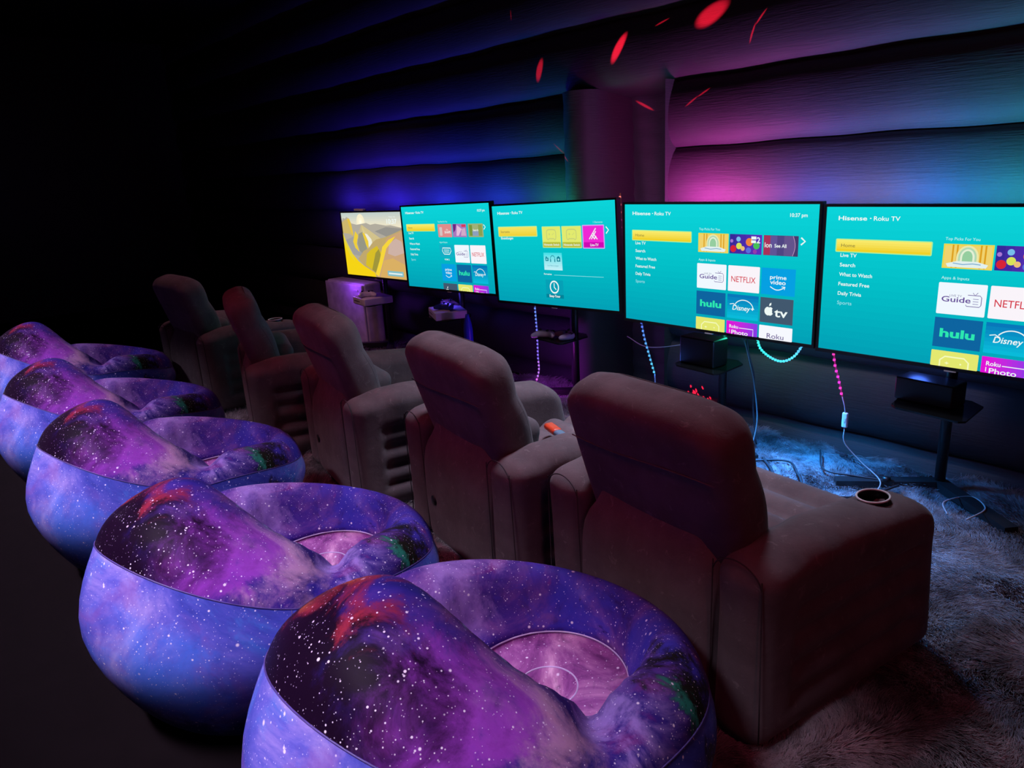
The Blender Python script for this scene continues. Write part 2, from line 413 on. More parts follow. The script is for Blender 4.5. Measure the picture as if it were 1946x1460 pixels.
# ------------------------------------------------------------------ galaxy seats
KC = np.array([0, 0, 0, 0, .0, .02, .05, .10, .16, .19, .20, .20, .20, .20])
BK = np.array([(0, .012), (.28, .012), (.40, .06), (.505, .33), (.425, .575), (.34, .67), (.215, .712), (.13, .665), (.06, .50), (.015, .31), (.0, .25), (-.1, .25), (-.15, .235), (-.2, .17)])
SD = np.array([(0, .012), (.28, .012), (.38, .04), (.475, .26), (.45, .40), (.41, .455), (.35, .475), (.28, .44), (.235, .34), (.20, .28), (.19, .25), (.10, .25), (.05, .235), (0, .17)])
FR = np.array([(0, .012), (.31, .012), (.43, .03), (.54, .19), (.54, .28), (.52, .345), (.48, .385), (.44, .37), (.405, .31), (.395, .28), (.39, .25), (.30, .25), (.25, .235), (.2, .17)])
def cr(P, m):
    """catmull-rom through key points P (n,2) -> dense, parameter = key index"""
    out = []
    n = len(P)
    for i in range(n - 1):
        a = P[max(i - 1, 0)]; b = P[i]; c = P[i + 1]; d = P[min(i + 2, n - 1)]
        for j in range(m):
            t = j / m; out.append(.5 * (2 * b + (c - a) * t + (2 * a - 5 * b + 4 * c - d) * t * t + (3 * b - a - 3 * c + d) * t ** 3))
    out.append(P[-1]); return np.array(out)
NTH, MK = 128, 6
def galaxy_grid():
    G = np.zeros((NTH, (len(KC) - 1) * MK + 1, 3))
    for i in range(NTH):
        th = 2 * pi * i / NTH; s = math.sin(th)
        wb_ = abs(s) ** 1.7 if s < 0 else 0; wf = abs(s) ** 1.7 if s > 0 else 0; ws = 1 - wb_ - wf
        # broad pillow back: raise neighbouring azimuths
        rb = BK[:, 0] + KC; rs = SD[:, 0]; rf = FR[:, 0] - KC
        K = np.column_stack([rb * wb_ + rs * ws + rf * wf, BK[:, 1] * wb_ + SD[:, 1] * ws + FR[:, 1] * wf, KC])
        # pinch where the back pillow meets the seat ring
        for c0 in (-.12, pi + .12):
            dd = math.atan2(math.sin(th - c0), math.cos(th - c0)); g = math.exp(-(dd / .16) ** 2)
            K[5, 1] -= .02 * g; K[6, 1] -= .055 * g; K[7, 1] -= .06 * g; K[8, 1] -= .03 * g
            K[6, 0] -= .02 * g; K[7, 0] -= .02 * g
        D = cr(K, MK)
        kk = np.arange(len(D)) / MK
        wr = .0035 * math.sin(th * 37) * np.exp(-((kk - 7.4) / 1.0) ** 2) * (0.3 + sum(math.exp(-(math.atan2(math.sin(th - c0), math.cos(th - c0)) / .5) ** 2) for c0 in (-.12, pi + .12)))
        G[i, :, 0] = D[:, 0] * math.cos(th); G[i, :, 1] = D[:, 2] + D[:, 0] * math.sin(th); G[i, :, 2] = np.maximum(D[:, 1] + wr, .004)
    return G * 1.04
GG = galaxy_grid()
def galaxy_strip(k0, k1, close0=False, close1=False):
    a, b = int(k0 * MK), int(k1 * MK); n = b - a + 1
    V = GG[:, a:b + 1].reshape(-1, 3); F = []
    for i in range(NTH):
        j2 = (i + 1) % NTH
        for j in range(n - 1):
            q = (i * n + j, j2 * n + j, j2 * n + j + 1, i * n + j + 1)
            F.append(q)
    return V, F
def clean(me):
    bm = bmesh.new(); bm.from_mesh(me); bmesh.ops.remove_doubles(bm, verts=bm.verts, dist=.0005); bm.to_mesh(me); bm.free()
    me.polygons.foreach_set('use_smooth', [True] * len(me.polygons)); return me
def make_galaxy():
    root = empty('inflatable_chair', (0, 0, 0), 0, '', 'chair', 'galaxy-print inflatable chairs in a row')
    V, F = galaxy_strip(0, 4); link('side_panel', clean(mesh('side_panel', V, F)), M_gs, root)
    V, F = galaxy_strip(4, 9.5); link('upper_panel', clean(mesh('upper_panel', V, F)), M_gt, root)
    V, F = galaxy_strip(9.5, 13); link('seat_pad', clean(mesh('seat_pad', V, F)), M_gp, root)
    def ring(k, nm, mat, r):
        V, F = tube(GG[:, int(k * MK)] , r, 6, True); link(nm, mesh(nm, V, F), mat, root)
    ring(4, 'edge_seam', M_seam, .0022); ring(9.5, 'pad_seam', M_seam_l, .003); ring(11.5, 'button_seam', M_seam_l, .0022)
    # upright welded seams down the side
    for th in (200, 340, 90):
        i = int(th / 360 * NTH); MB().tube(GG[i, MK * 2:4 * MK + 1], .0014, 5).build('side_seam', M_seam, root)
    return root
g0 = make_galaxy()
GP = [(-1.145, .83, 2), (-2.11, .735, 9), (-3.21, .775, 6), (-4.27, .80, 8), (-5.45, .90, 8)]
GL = ['nearest galaxy-print inflatable chair, cut by the bottom edge of the photo',
      'second nearest galaxy-print inflatable chair, with a white glint along its front rim',
      'middle galaxy-print inflatable chair, third from either end of the row',
      'fourth galaxy-print inflatable chair from the camera, second from the far end',
      'farthest galaxy-print inflatable chair at the upper left end of the row']
for i, ((x, y, a), lb) in enumerate(zip(GP, GL)):
    o = g0 if i == 0 else copy_tree(g0)
    o.location = (x, y, 0); o.rotation_euler = (0, 0, math.radians(a)); o['label'] = lb
    o.scale = (.97, 1, .96 if 0 < i < 4 else 1)

# ------------------------------------------------------------------ recliners
def make_recliner():
    root = empty('inflatable_recliner', (0, 0, 0), 0, '', 'recliner', 'velvet inflatable recliners in a row')
    for sx, nm in ((-1, 'armrest'), (1, 'armrest')):
        L, Hh = .80, .60
        def df(V, sx=sx):
            V = V.copy(); V[:, 1] += .40; V[:, 2] += .29
            x, y, z = V[:, 0].copy(), V[:, 1].copy(), V[:, 2].copy()
            f = z / .6
            # front edge runs forward toward the floor, top stays long and level
            V[:, 1] = y + (1 - f) * .13 * sstep(.3, .8, y) * .8 - .07 * sstep(.45, .62, z) * sstep(.6, .8, y)
            V[:, 2] = z - .035 * sstep(.3, .8, y) * sstep(.3, .6, z) - .035 * sstep(.25, 0, y) * sstep(.4, .6, z)
            # roll of the top is a little fatter than the side below
            V[:, 0] = x * (1 + .10 * sstep(.35, .55, z)) + sx * (.015 * f)
            out = (x * sx > .055)
            m = sstep(.13, .17, y) * sstep(.72, .68, y) * sstep(.10, .13, z) * sstep(.43, .39, z)
            ridge = .034 * m - .024 * m * np.abs(np.sin(pi * (z - .12) / .095))
            V[:, 0] -= sx * ridge * out
            V[:, 0] += sx * .03 * (y - .1)
            V[:, 1] *= .93
            V[:, 0] += sx * .006 * np.sin(y * 38 + z * 9) * sstep(.45, .58, z) * np.exp(-((y - .2) / .16) ** 2)
            if sx > 0:    # well for the cup holder
                d = np.hypot(V[:, 0] - .026, V[:, 1] - .545)
                V[:, 2] -= .05 * sstep(.046, .030, d) * (V[:, 2] > .42)
            return V
        V, F = rbox((.083, .40, .285), .072, .016, df)
        V = V + np.array([sx * .345, 0, 0])
        a = link(nm, mesh(nm, V, F), M_vel, root)
        # welded seam round the rear end of the arm
        P = [(sx * .345 + .075 * math.cos(t) , .012, .485 + .06 * math.sin(t)) for t in np.linspace(0, pi, 17)]
        P = [(sx * .345 + .082, .016, .06)] + P + [(sx * .345 - .082, .016, .06)]
        MB().tube(smooth_path(P, 3), .002, 5).build('seam', M_velseam, a)
        if sx > 0:
            cx, cy, cz = .371, .545, .560
            t = np.linspace(0, 2 * pi, 40, endpoint=False)
            c = MB().tube([(cx + .040 * math.cos(q), cy + .048 * math.sin(q), cz + .003) for q in t], .003, 8, closed=True)
            c.build('cup_holder_rim', M_rim, a)
            V = []; F = []
            for q in t: V.append((cx + .038 * math.cos(q), cy + .046 * math.sin(q), cz + .002))
            for q in t: V.append((cx + .034 * math.cos(q), cy + .040 * math.sin(q), cz - .03))
            n = len(t)
            for i in range(n): F.append((i, n + i, n + (i + 1) % n, (i + 1) % n))
            F.append(tuple(range(n, 2 * n)))
            link('cup_well', mesh('cup_well', V, F), M_black, a)
    # rear body with shouldered neck that goes up behind the backrest
    def db(V):
        V = V.copy(); V[:, 2] += .305; z = V[:, 2].copy()
        V[:, 0] *= 1 - .17 * sstep(.42, .52, z) ; V[:, 1] += .13 + .05 * sstep(.35, .62, z)
        V[:, 1] -= .012 * np.sin(pi * z / .5) * (z < .5)
        return V
    V, F = rbox((.275, .12, .30), .06, .03, db); link('rear_body', mesh('rear_body', V, F), M_vel, root)
    v = MB().tube([(-.16, .003, .22), (-.16, -.006, .22)], .021, 20); v.build('air_valve', M_black, root)
    # backrest slab, leaning back
    def ds(V):
        V = V.copy(); x, y, z = V[:, 0].copy(), V[:, 1].copy(), V[:, 2].copy()
        V[:, 0] = x * (1 - .07 * sstep(.17, .29, z) ** 1.6 + .02 * np.sin(pi * (z + .3) / .6))
        V[:, 2] = z - .016 * sstep(.15, .30, np.abs(x)) * sstep(.1, .29, z)
        puff = (1 - (x / .3) ** 2) * (1 - (z / .33) ** 2)
        V[:, 1] = y * (1 + .12 * puff) - .012 * np.abs(np.cos(pi * z / .2)) * (y > 0) * -1
        return V
    V, F = rbox((.30, .075, .29), .06, .024, ds)
    sl = link('backrest', mesh('backrest', V, F), M_vel, root, (.01, .105, .625), (math.radians(-17) * -1, 0, 0))
    out = []
    for t in np.linspace(0, 2 * pi, 90, endpoint=False):
        c, s = math.cos(t), math.sin(t); k = (abs(c) ** 6 + abs(s) ** 6) ** (-1 / 6)
        out.append((.285 * c * k, .052, .278 * s * k))
    out = ds(np.array(out))
    V, F = tube(out, .0022, 6, True); link('seam', mesh('seam', V, F), M_velseam, sl)
    out2 = [(x, -.079 - .006 * (1 - (x / .27) ** 2), .12 + .01 * math.sin(x * 8)) for x in np.linspace(-.275, .275, 20)]
    MB().tube(out2, .0016, 5).build('seam', M_vel, sl)
    # seat of cross tubes, and the tucked leg rest in front
    def dq(V):
        V = V.copy(); y = V[:, 1].copy(); up = sstep(.0, .12, V[:, 2])
        V[:, 2] += .034 * np.abs(np.sin(pi * (y + .34) / .135)) * up
        V[:, 1] += .50; V[:, 2] += .182; return V
    V, F = rbox((.262, .33, .19), .05, .016, dq); link('seat', mesh('seat', V, F), M_vel, root)
    return root
r0 = make_recliner()
RP = [(-1.215, 1.45, -7), (-2.14, 1.48, -9), (-3.19, 1.50, -11), (-4.20, 1.50, -19), (-5.30, 1.50, 2)]
RL = ['nearest grey velvet inflatable recliner, cup holder in its right arm in full view',
      'second nearest grey velvet inflatable recliner, with an orange and grey controller on its seat',
      'middle grey velvet inflatable recliner, in front of the second screen',
      'fourth velvet inflatable recliner, turned to show its side, second from the far end',
      'farthest velvet inflatable recliner at the dark left end of the row']
for i, ((x, y, a), lb) in enumerate(zip(RP, RL)):
    o = r0 if i == 0 else copy_tree(r0)
    o.location = (x, y, 0.012); o.rotation_euler = (0, 0, math.radians(a)); o['label'] = lb

# ------------------------------------------------------------------ screens
_tc = {}
def text_mesh(s, size, bold=0.0, align='LEFT', sx=1.0, shear=0):
    cu = bpy.data.curves.new('t', 'FONT'); cu.body = s; cu.size = size; cu.offset = bold; cu.align_x = align; cu.shear = shear; cu.resolution_u = 3
    o = bpy.data.objects.new('t', cu); C.objects.link(o)
    bpy.context.view_layer.update()
    me = bpy.data.meshes.new_from_object(o.evaluated_get(bpy.context.evaluated_depsgraph_get()))
    V = [(v.co.x * sx, v.co.y) for v in me.vertices]; F = [tuple(p.vertices) for p in me.polygons]
    bpy.data.objects.remove(o); bpy.data.curves.remove(cu); bpy.data.meshes.remove(me)
    return V, F
class Screen:
    """draws on a 16x9 panel: u right, v down; each layer stands a hair in front of the last"""
    def __init__(s, W, H): s.W, s.H = W, H; s.mb = MB(); s.mats = []; s.lay = 0
    def mi(s, c, e=1.0):
        m = emit(c, e)
        if m not in s.mats: s.mats.append(m)
        return s.mats.index(m)
    def P(s, u, v): return (u / 16 * s.W, -.0005 - s.lay * .00012, -v / 9 * s.H)
    def poly(s, pts, c, clip=True):
        s.lay += 1
        if clip: pts = [(min(max(u, 0), 16), min(max(v, 0), 9)) for u, v in pts]
        s.mb.add([s.P(u, v) for u, v in pts], [tuple(range(len(pts)))], s.mi(c))
    def rect(s, u0, v0, u1, v1, c, r=0):
        v1 = min(v1, 9); 
        if r: 
            pts = []
            for cu, cv, a0 in ((u1 - r, v0 + r, -90), (u1 - r, v1 - r, 0), (u0 + r, v1 - r, 90), (u0 + r, v0 + r, 180)):
                for k in range(5):
                    a = math.radians(a0 + k * 22.5); pts.append((cu + r * math.cos(a), cv + r * math.sin(a)))
            s.poly(pts, c)
        else: s.poly([(u0, v0), (u1, v0), (u1, v1), (u0, v1)], c)
    def grad(s, u0, v0, u1, v1, c0, c1, n=12, horiz=False):
        s.lay += 1
        for k in range(n):
            a, b = k / n, (k + 1) / n; f = (k + .5) / n; c = tuple(p * (1 - f) + q * f for p, q in zip(c0, c1))
            if horiz: q = [(u0 + (u1 - u0) * a, v0), (u0 + (u1 - u0) * b, v0), (u0 + (u1 - u0) * b, v1), (u0 + (u1 - u0) * a, v1)]
            else: q = [(u0, v0 + (v1 - v0) * a), (u1, v0 + (v1 - v0) * a), (u1, v0 + (v1 - v0) * b), (u0, v0 + (v1 - v0) * b)]
            s.mb.add([s.P(u, min(v, 9)) for u, v in q], [(0, 1, 2, 3)], s.mi(c))
    def line(s, pts, w, c, closed=False):
        s.lay += 1; pts = [np.array(p, float) for p in pts]; n = len(pts); V = []
        for i, p in enumerate(pts):
            a = pts[(i - 1) % n] if closed or i else p; b = pts[(i + 1) % n] if closed or i < n - 1 else p
            t = b - a; t /= np.linalg.norm(t) + 1e-9; nn = np.array([-t[1], t[0]]) * w / 2
            V += [s.P(*np.clip(p + nn, 0, [16, 9])), s.P(*np.clip(p - nn, 0, [16, 9]))]
        F = [(2 * i, 2 * ((i + 1) % n), 2 * ((i + 1) % n) + 1, 2 * i + 1) for i in range(n if closed else n - 1)]
        s.mb.add(V, F, s.mi(c))
    def circle(s, u, v, r, c, ry=None): s.poly([(u + r * math.cos(a), v + (ry or r) * math.sin(a)) for a in np.linspace(0, 2 * pi, 28, endpoint=False)], c)
    def text(s, st, u0, vb, u1, h, c, bold=.0, shear=0):
        """st from u0 to u1, capitals h tall standing on vb"""
        s.lay += 1
        V, F = text_mesh(st, 1, bold, shear=shear); xs = [v[0] for v in V]; x0, x1 = min(xs), max(xs)
        k = (u1 - u0) / (x1 - x0); q = h / .69
        s.mb.add([s.P(u0 + (x - x0) * k, min(vb - y * q, 9)) for x, y in V], F, s.mi(c))
    def shade(s): pass
WH = (.86, .95, .93)
TEAL_T, TEAL_M, TEAL_B = srgb(12, 212, 218), srgb(3, 192, 200), srgb(2, 160, 182)
YEL = srgb(246, 214, 60); YEL2 = srgb(250, 232, 110)
def base_ui(s, title=True, clock=True, dim=1):
    s.grad(0, 0, 16, 4.5, TEAL_T, TEAL_M, 10); s.lay -= 1; s.grad(0, 4.5, 16, 9, TEAL_M, TEAL_B, 10)
    s.text('Hisense', .77, .80, 2.52, .25, WH, .018); s.text('\u00b7', 2.68, .80, 2.78, .25, WH, .03); s.text('R\u1d0fku TV' if 0 else 'Roku TV', 2.92, .80, 4.44, .25, WH, .012)
    if clock: s.text('10:37 pm', 14.0, .80, 15.2, .23, WH, .012)
def gamepad(s, u, v, w, c):
    pts = []
    for a in np.linspace(0, 2 * pi, 40, endpoint=False):
        x, y = math.cos(a), math.sin(a); k = (abs(x) ** 4 + abs(y) ** 4) ** (-.25)
        pts.append((u + w * .5 * x * k, v + w * .33 * y * k + (.10 * w if y > 0 else 0) * (abs(x) > .5)))
    s.line(pts, .10, c, True)
    s.line([(u - w * .28, v), (u - w * .12, v)], .07, c); s.line([(u - w * .2, v - w * .08), (u - w * .2, v + w * .08)], .07, c)
    s.circle(u + w * .14, v + .04, .05, c); s.circle(u + w * .26, v - .06, .05, c)
def tile_guide(s, u0, v0, u1, v1):
    s.rect(u0, v0, u1, v1, srgb(240, 248, 255), .06); k = (u1 - u0) / 2.48; p = srgb(98, 70, 150)
    s.text('LIVE TV', u0 + .62 * k, v0 + .77, u0 + 1.25 * k, .12, srgb(120, 120, 160))
    s.text('Guide', u0 + .22 * k, v0 + 1.07, u0 + 1.72 * k, .30, p, .012)
    x0, x1, a, b = u0 + 1.55 * k, u0 + 2.25 * k, v0 + .62, v0 + 1.25
    s.line([(x0, a), (x1 - .08, a), (x1, a + .1), (x1, b - .1), (x1 - .08, b), (x0 - .02, b), (x0 - .06, b - .08)], .035, p)
    s.line([(x0 + .25, a - .14), (x0 + .36, a), (x0 + .5, a - .16)], .03, p)
    for q in (.2, .34, .48): s.line([(x1 - .42, a + q), (x1 - .14, a + q)], .03, srgb(120, 110, 170))
def tile_netflix(s, u0, v0, u1, v1):
    s.rect(u0, v0, u1, v1, srgb(250, 244, 250), .06); s.text('NETFLIX', u0 + .26, v0 + 1.13, u1 - .3, .40, srgb(214, 48, 66), .004)
def tile_prime(s, u0, v0, u1, v1):
    s.rect(u0, v0, u1, v1, srgb(6, 160, 226)); s.text('prime', u0 + .64, v0 + .72, u0 + 1.84, .26, WH, .014); s.text('video', u0 + .66, v0 + 1.07, u0 + 1.80, .28, WH, .014)
    s.line([(u0 + .68 + 1.05 * t, v0 + 1.24 + .20 * math.sin(pi * t)) for t in np.linspace(0, 1, 14)], .06, WH)
    s.line([(u0 + 1.52, v0 + 1.20), (u0 + 1.78, v0 + 1.2), (u0 + 1.72, v0 + 1.38)], .05, WH)
def tile_hulu(s, u0, v0, u1, v1):
    s.rect(u0, v0, u1, v1, srgb(14, 100, 160)); s.text('hulu', u0 + .32, v0 + 1.1, u1 - .34, .46, srgb(44, 232, 176), .035)
def tile_disney(s, u0, v0, u1, v1):
    s.grad(u0, v0, u1, v1, srgb(8, 112, 184), srgb(10, 190, 220), 8)
    s.text('Disney', u0 + .42, v0 + 1.10, u0 + 1.86, .34, WH, .012, .2); s.text('+', u0 + 1.9, v0 + 1.06, u0 + 2.16, .26, WH, .03)
    s.line([(u0 + 1.32 - .78 * math.cos(t), v0 + 1.02 - .66 * math.sin(t)) for t in np.linspace(.55, pi - .12, 22)], .06, WH)
    s.line([(u0 + .22, v0 + .72), (u0 + .5, v0 + .66), (u0 + .75, v0 + .8)], .05, WH)
def tile_apple(s, u0, v0, u1, v1, cut=False):
    s.rect(u0, v0, u1, v1, srgb(66, 88, 110)); c = WH; x, y = u0 + .68, v0 + .92
    pts = []
    for a in np.linspace(0, 2 * pi, 40, endpoint=False):
        r = .32 + .02 * math.cos(2 * a) - .06 * math.exp(-((a - 3 * pi / 2) / .25) ** 2) - .03 * math.exp(-((a - pi / 2) / .2) ** 2)
        if a < .35 or a > 2 * pi - .35 * 1.6: r = .24
        pts.append((x + r * math.cos(a), y + r * 1.05 * math.sin(a)))
    s.poly(pts, c)
    s.poly([(x + .0, y - .34), (x + .02, y - .5), (x + .16, y - .6), (x + .15, y - .42)], c)
    s.text('tv', u0 + 1.08, v0 + 1.25, u0 + 2.06, .58, c, .018)
def tile_game(s, u0, v0, u1, v1):
    s.rect(u0, v0, u1, v1, srgb(228, 232, 112), .05)
    pts = [(u0 + .5, v1), (u0 + .5, v0 + .55), (u0 + .75, v0 + .32), (u0 + 1.75, v0 + .32), (u0 + 2.0, v0 + .55), (u0 + 2.0, v1)]
    s.line(pts, .08, srgb(245, 250, 190)); s.line([(u0 + .78, v0 + .7), (u0 + .98, v0 + .7)], .05, srgb(245, 250, 190)); s.line([(u0 + .88, v0 + .62), (u0 + .88, v0 + .78)], .05, srgb(245, 250, 190)); s.circle(u0 + 1.6, v0 + .68, .05, srgb(245, 250, 190))
def tile_photo(s, u0, v0, u1, v1):
    s.grad(u0, v0, u1, v1, srgb(232, 10, 214), srgb(130, 60, 232), 10, True)
    s.text('Roku', u0 + .24, v0 + .50, u0 + .95, .24, WH, .014); s.line([(u0 + 1.02, v0 + .44), (u0 + 2.15, v0 + .44), (u0 + 2.15, v1)], .05, WH)
    s.line([(u0 + .26, v0 + .6), (u0 + .26, v0 + .85)], .04, WH); s.text('Photo', u0 + .42, v0 + .93, u0 + 1.75, .3, WH, .012)
def tile_roku(s, u0, v0, u1, v1):
    s.rect(u0, v0, u1, v1, srgb(246, 248, 255), .05); s.text('Roku', u0 + .6, v0 + .86, u1 - .62, .34, srgb(108, 92, 150), .004)
def pick_arch(s, u0, v0, u1, v1):
    s.rect(u0, v0, u1, v1, srgb(236, 216, 70)); m = (u0 + u1) / 2; w = u1 - u0
    s.rect(u0 + .08, v0 + .08, u1 - .08, v1 - .06, srgb(240, 210, 110))
    for q in (.18, .27, .74, .83): s.rect(u0 + w * q, v0 + .04, u0 + w * (q + .035), v1 - .04, srgb(222, 160, 30))
    for r, c in ((.56, srgb(236, 232, 170)), (.46, srgb(176, 216, 180)), (.36, srgb(228, 240, 214)), (.26, srgb(150, 206, 160))):
        s.poly([(m - r, v1 - .3)] + [(m - r * math.cos(t), v0 + .72 - (r + .1) * math.sin(t)) for t in np.linspace(0, pi, 14)] + [(m + r, v1 - .3)], c)
    s.poly([(u0 + .2, v1 - .26), (m - .5, v1 - .42), (m + .5, v1 - .42), (u1 - .2, v1 - .26), (u1 - .3, v1 - .08), (u0 + .3, v1 - .08)], srgb(226, 240, 238))
    s.line([(m - .7, v1 - .3), (m - .2, v1 - .24), (m + .3, v1 - .3), (m + .7, v1 - .26)], .05, srgb(120, 170, 210))
def pick_blobs(s, u0, v0, u1, v1):      # a colourful picture of plain abstract rounds
    s.grad(u0, v0, u1, v1, srgb(50, 40, 150), srgb(96, 48, 190), 6, True)
    rr = random.Random(3)
    for fu, fv, r, c in ((.12, .75, .24, (214, 36, 56)), (.3, .6, .22, (216, 226, 90)), (.28, .25, .17, (120, 190, 236)), (.62, .38, .27, (240, 130, 60)), (.42, .72, .16, (236, 190, 120)), (.84, .55, .24, (70, 190, 90)), (.6, .8, .2, (90, 110, 220)), (.8, .85, .15, (150, 60, 170)), (.07, .35, .12, (170, 120, 210))):
        s.circle(u0 + fu * (u1 - u0), min(v0 + fv * (v1 - v0), v1 - r), r, srgb(*c), r * 1.0)
    s.text('2', u1 - .38, v0 + .55, u1 - .12, .38, WH, .02); s.rect(u1 - .8, v0 + .12, u1 - .42, v0 + .32, WH); s.rect(u1 - .8, v0 + .38, u1 - .44, v0 + .56, WH)
def pick_discs(s, u0, v0, u1, v1):
    s.rect(u0, v0, u1, v1, srgb(70, 60, 110))
    W_ = u1 - u0
    for i, (c, c2) in enumerate((((170, 50, 90), (226, 110, 80)), ((96, 84, 150), (190, 150, 190)), ((80, 70, 130), (180, 140, 180)), ((100, 84, 140), (190, 150, 190)))):
        x = u0 + W_ * (.30 + .2 * i)
        s.poly([(u0 + W_ * .2 * i, v0 + .02)] + [(x - .12 + .16 * math.sin(t), v0 + .02 + (v1 - v0 - .04) * t / pi) for t in np.linspace(0, pi, 10)] + [(u0 + W_ * .2 * i, v1 - .02)], srgb(*c))
        s.line([(x - .12 + .16 * math.sin(t), v0 + .02 + (v1 - v0 - .04) * t / pi) for t in np.linspace(0, pi, 12)], .04, srgb(*c2))
    s.text('lon', u0 + .1, v0 + .80, u0 + .62, .32, WH, .01); s.text('See All', u0 + .82, v0 + .78, u0 + 1.68, .22, WH, .02)
def full_ui(s, first=None):
    base_ui(s)
    s.rect(.70, 1.92, 6.34, 2.74, srgb(176, 240, 150), .08); s.grad(.77, 1.98, 6.27, 2.68, srgb(250, 236, 110), srgb(240, 206, 20), 5); s.text('Home', 1.05, 2.42, 1.92, .2, srgb(120, 110, 60))
    for i, (st, x1) in enumerate((('Live TV', 2.06), ('Search', 2.02), ('What to Watch', 3.1), ('Featured Free', 2.98), ('Daily Trivia', 2.53), ('Sports', 1.97))):
        s.text(st, 1.05, 3.03 + .595 * i, x1, .22, WH if i < 5 else srgb(150, 226, 236), .012 if i < 5 else .004)
    s.text('Top Picks For You', 6.99, 1.80, 8.73, .16, srgb(190, 242, 240)); s.text('Apps & Inputs', 6.99, 3.97, 8.42, .16, srgb(190, 242, 240))
    s.line([(14.86, 2.1), (15.14, 2.33), (14.86, 2.56)], .10, WH)
def ui_std(s):
    full_ui(s)
    pick_arch(s, 6.94, 2.0, 9.46, 3.35); pick_blobs(s, 9.57, 2.0, 12.07, 3.33); pick_discs(s, 12.21, 2.0, 14.71, 3.32)
    tile_guide(s, 6.92, 4.15, 9.4, 5.94); tile_netflix(s, 9.56, 4.15, 12.04, 5.94); tile_prime(s, 12.18, 4.15, 14.66, 5.94)
    tile_hulu(s, 6.92, 6.15, 9.40, 7.87); tile_disney(s, 9.56, 6.15, 12.04, 7.87); tile_apple(s, 12.18, 6.15, 14.62, 7.87)
    tile_game(s, 6.92, 8.07, 9.4, 9); tile_photo(s, 9.56, 8.07, 12.04, 9); tile_roku(s, 12.18, 8.07, 14.66, 9)
def ui_second(s):
    full_ui(s)
    s.rect(6.92, 1.98, 9.42, 3.35, srgb(224, 140, 140), .08); s.rect(7.2, 2.3, 7.7, 3.2, srgb(214, 196, 196), .1); s.text('Oh,', 8.4, 2.65, 8.8, .16, WH); s.text('SHAPE', 8.1, 2.95, 9.2, .24, WH, .02)
    s.rect(9.6, 1.98, 12.0, 3.33, srgb(170, 120, 190), .08); s.poly([(9.7, 2.0), (10.3, 2.0), (10.1, 2.6), (9.7, 2.9)], srgb(110, 40, 130)); s.poly([(10.4, 2.1), (11.2, 2.5), (10.6, 3.2), (10.2, 3.2)], srgb(230, 190, 220)); s.rect(11.2, 2.05, 11.9, 2.3, srgb(214, 60, 90)); s.poly([(11.2, 2.5), (11.8, 2.4), (11.9, 3.2), (11.0, 3.2)], srgb(210, 170, 200))
    s.rect(12.3, 1.98, 14.78, 3.32, srgb(160, 176, 120), .08); s.rect(12.5, 2.1, 13.0, 3.2, srgb(120, 150, 60)); s.rect(14.0, 2.1, 14.6, 3.2, srgb(140, 160, 80)); s.rect(13.0, 2.7, 14.0, 3.2, srgb(140, 160, 190)); s.text('Sonic' if 0 else 'Search', 13.1, 2.72, 14.0, .2, WH, .02)
    s.rect(6.92, 4.17, 9.4, 5.5, srgb(20, 176, 198)); s.line([(7.5, 4.5), (8.9, 4.5), (9.0, 4.8), (8.7, 5.15), (7.7, 5.15), (7.4, 4.8)], .09, WH, True); s.line([(7.7, 4.72), (8.7, 4.72)], .07, WH); s.line([(7.75, 4.92), (8.65, 4.92)], .07, WH)
    s.text('HDMI 2', 7.7, 5.8, 8.6, .16, WH, .01)
    tile_guide(s, 9.68, 4.15, 12.2, 5.98); tile_netflix(s, 12.4, 4.15, 14.95, 6.0)
    tile_prime(s, 7.0, 6.2, 9.6, 8.05); tile_hulu(s, 9.8, 6.2, 12.3, 8.05); tile_disney(s, 12.5, 6.18, 15.0, 8.05)
    tile_apple(s, 7.05, 8.3, 9.6, 9); tile_game(s, 9.8, 8.3, 12.3, 9); tile_photo(s, 12.5, 8.25, 15.0, 9)
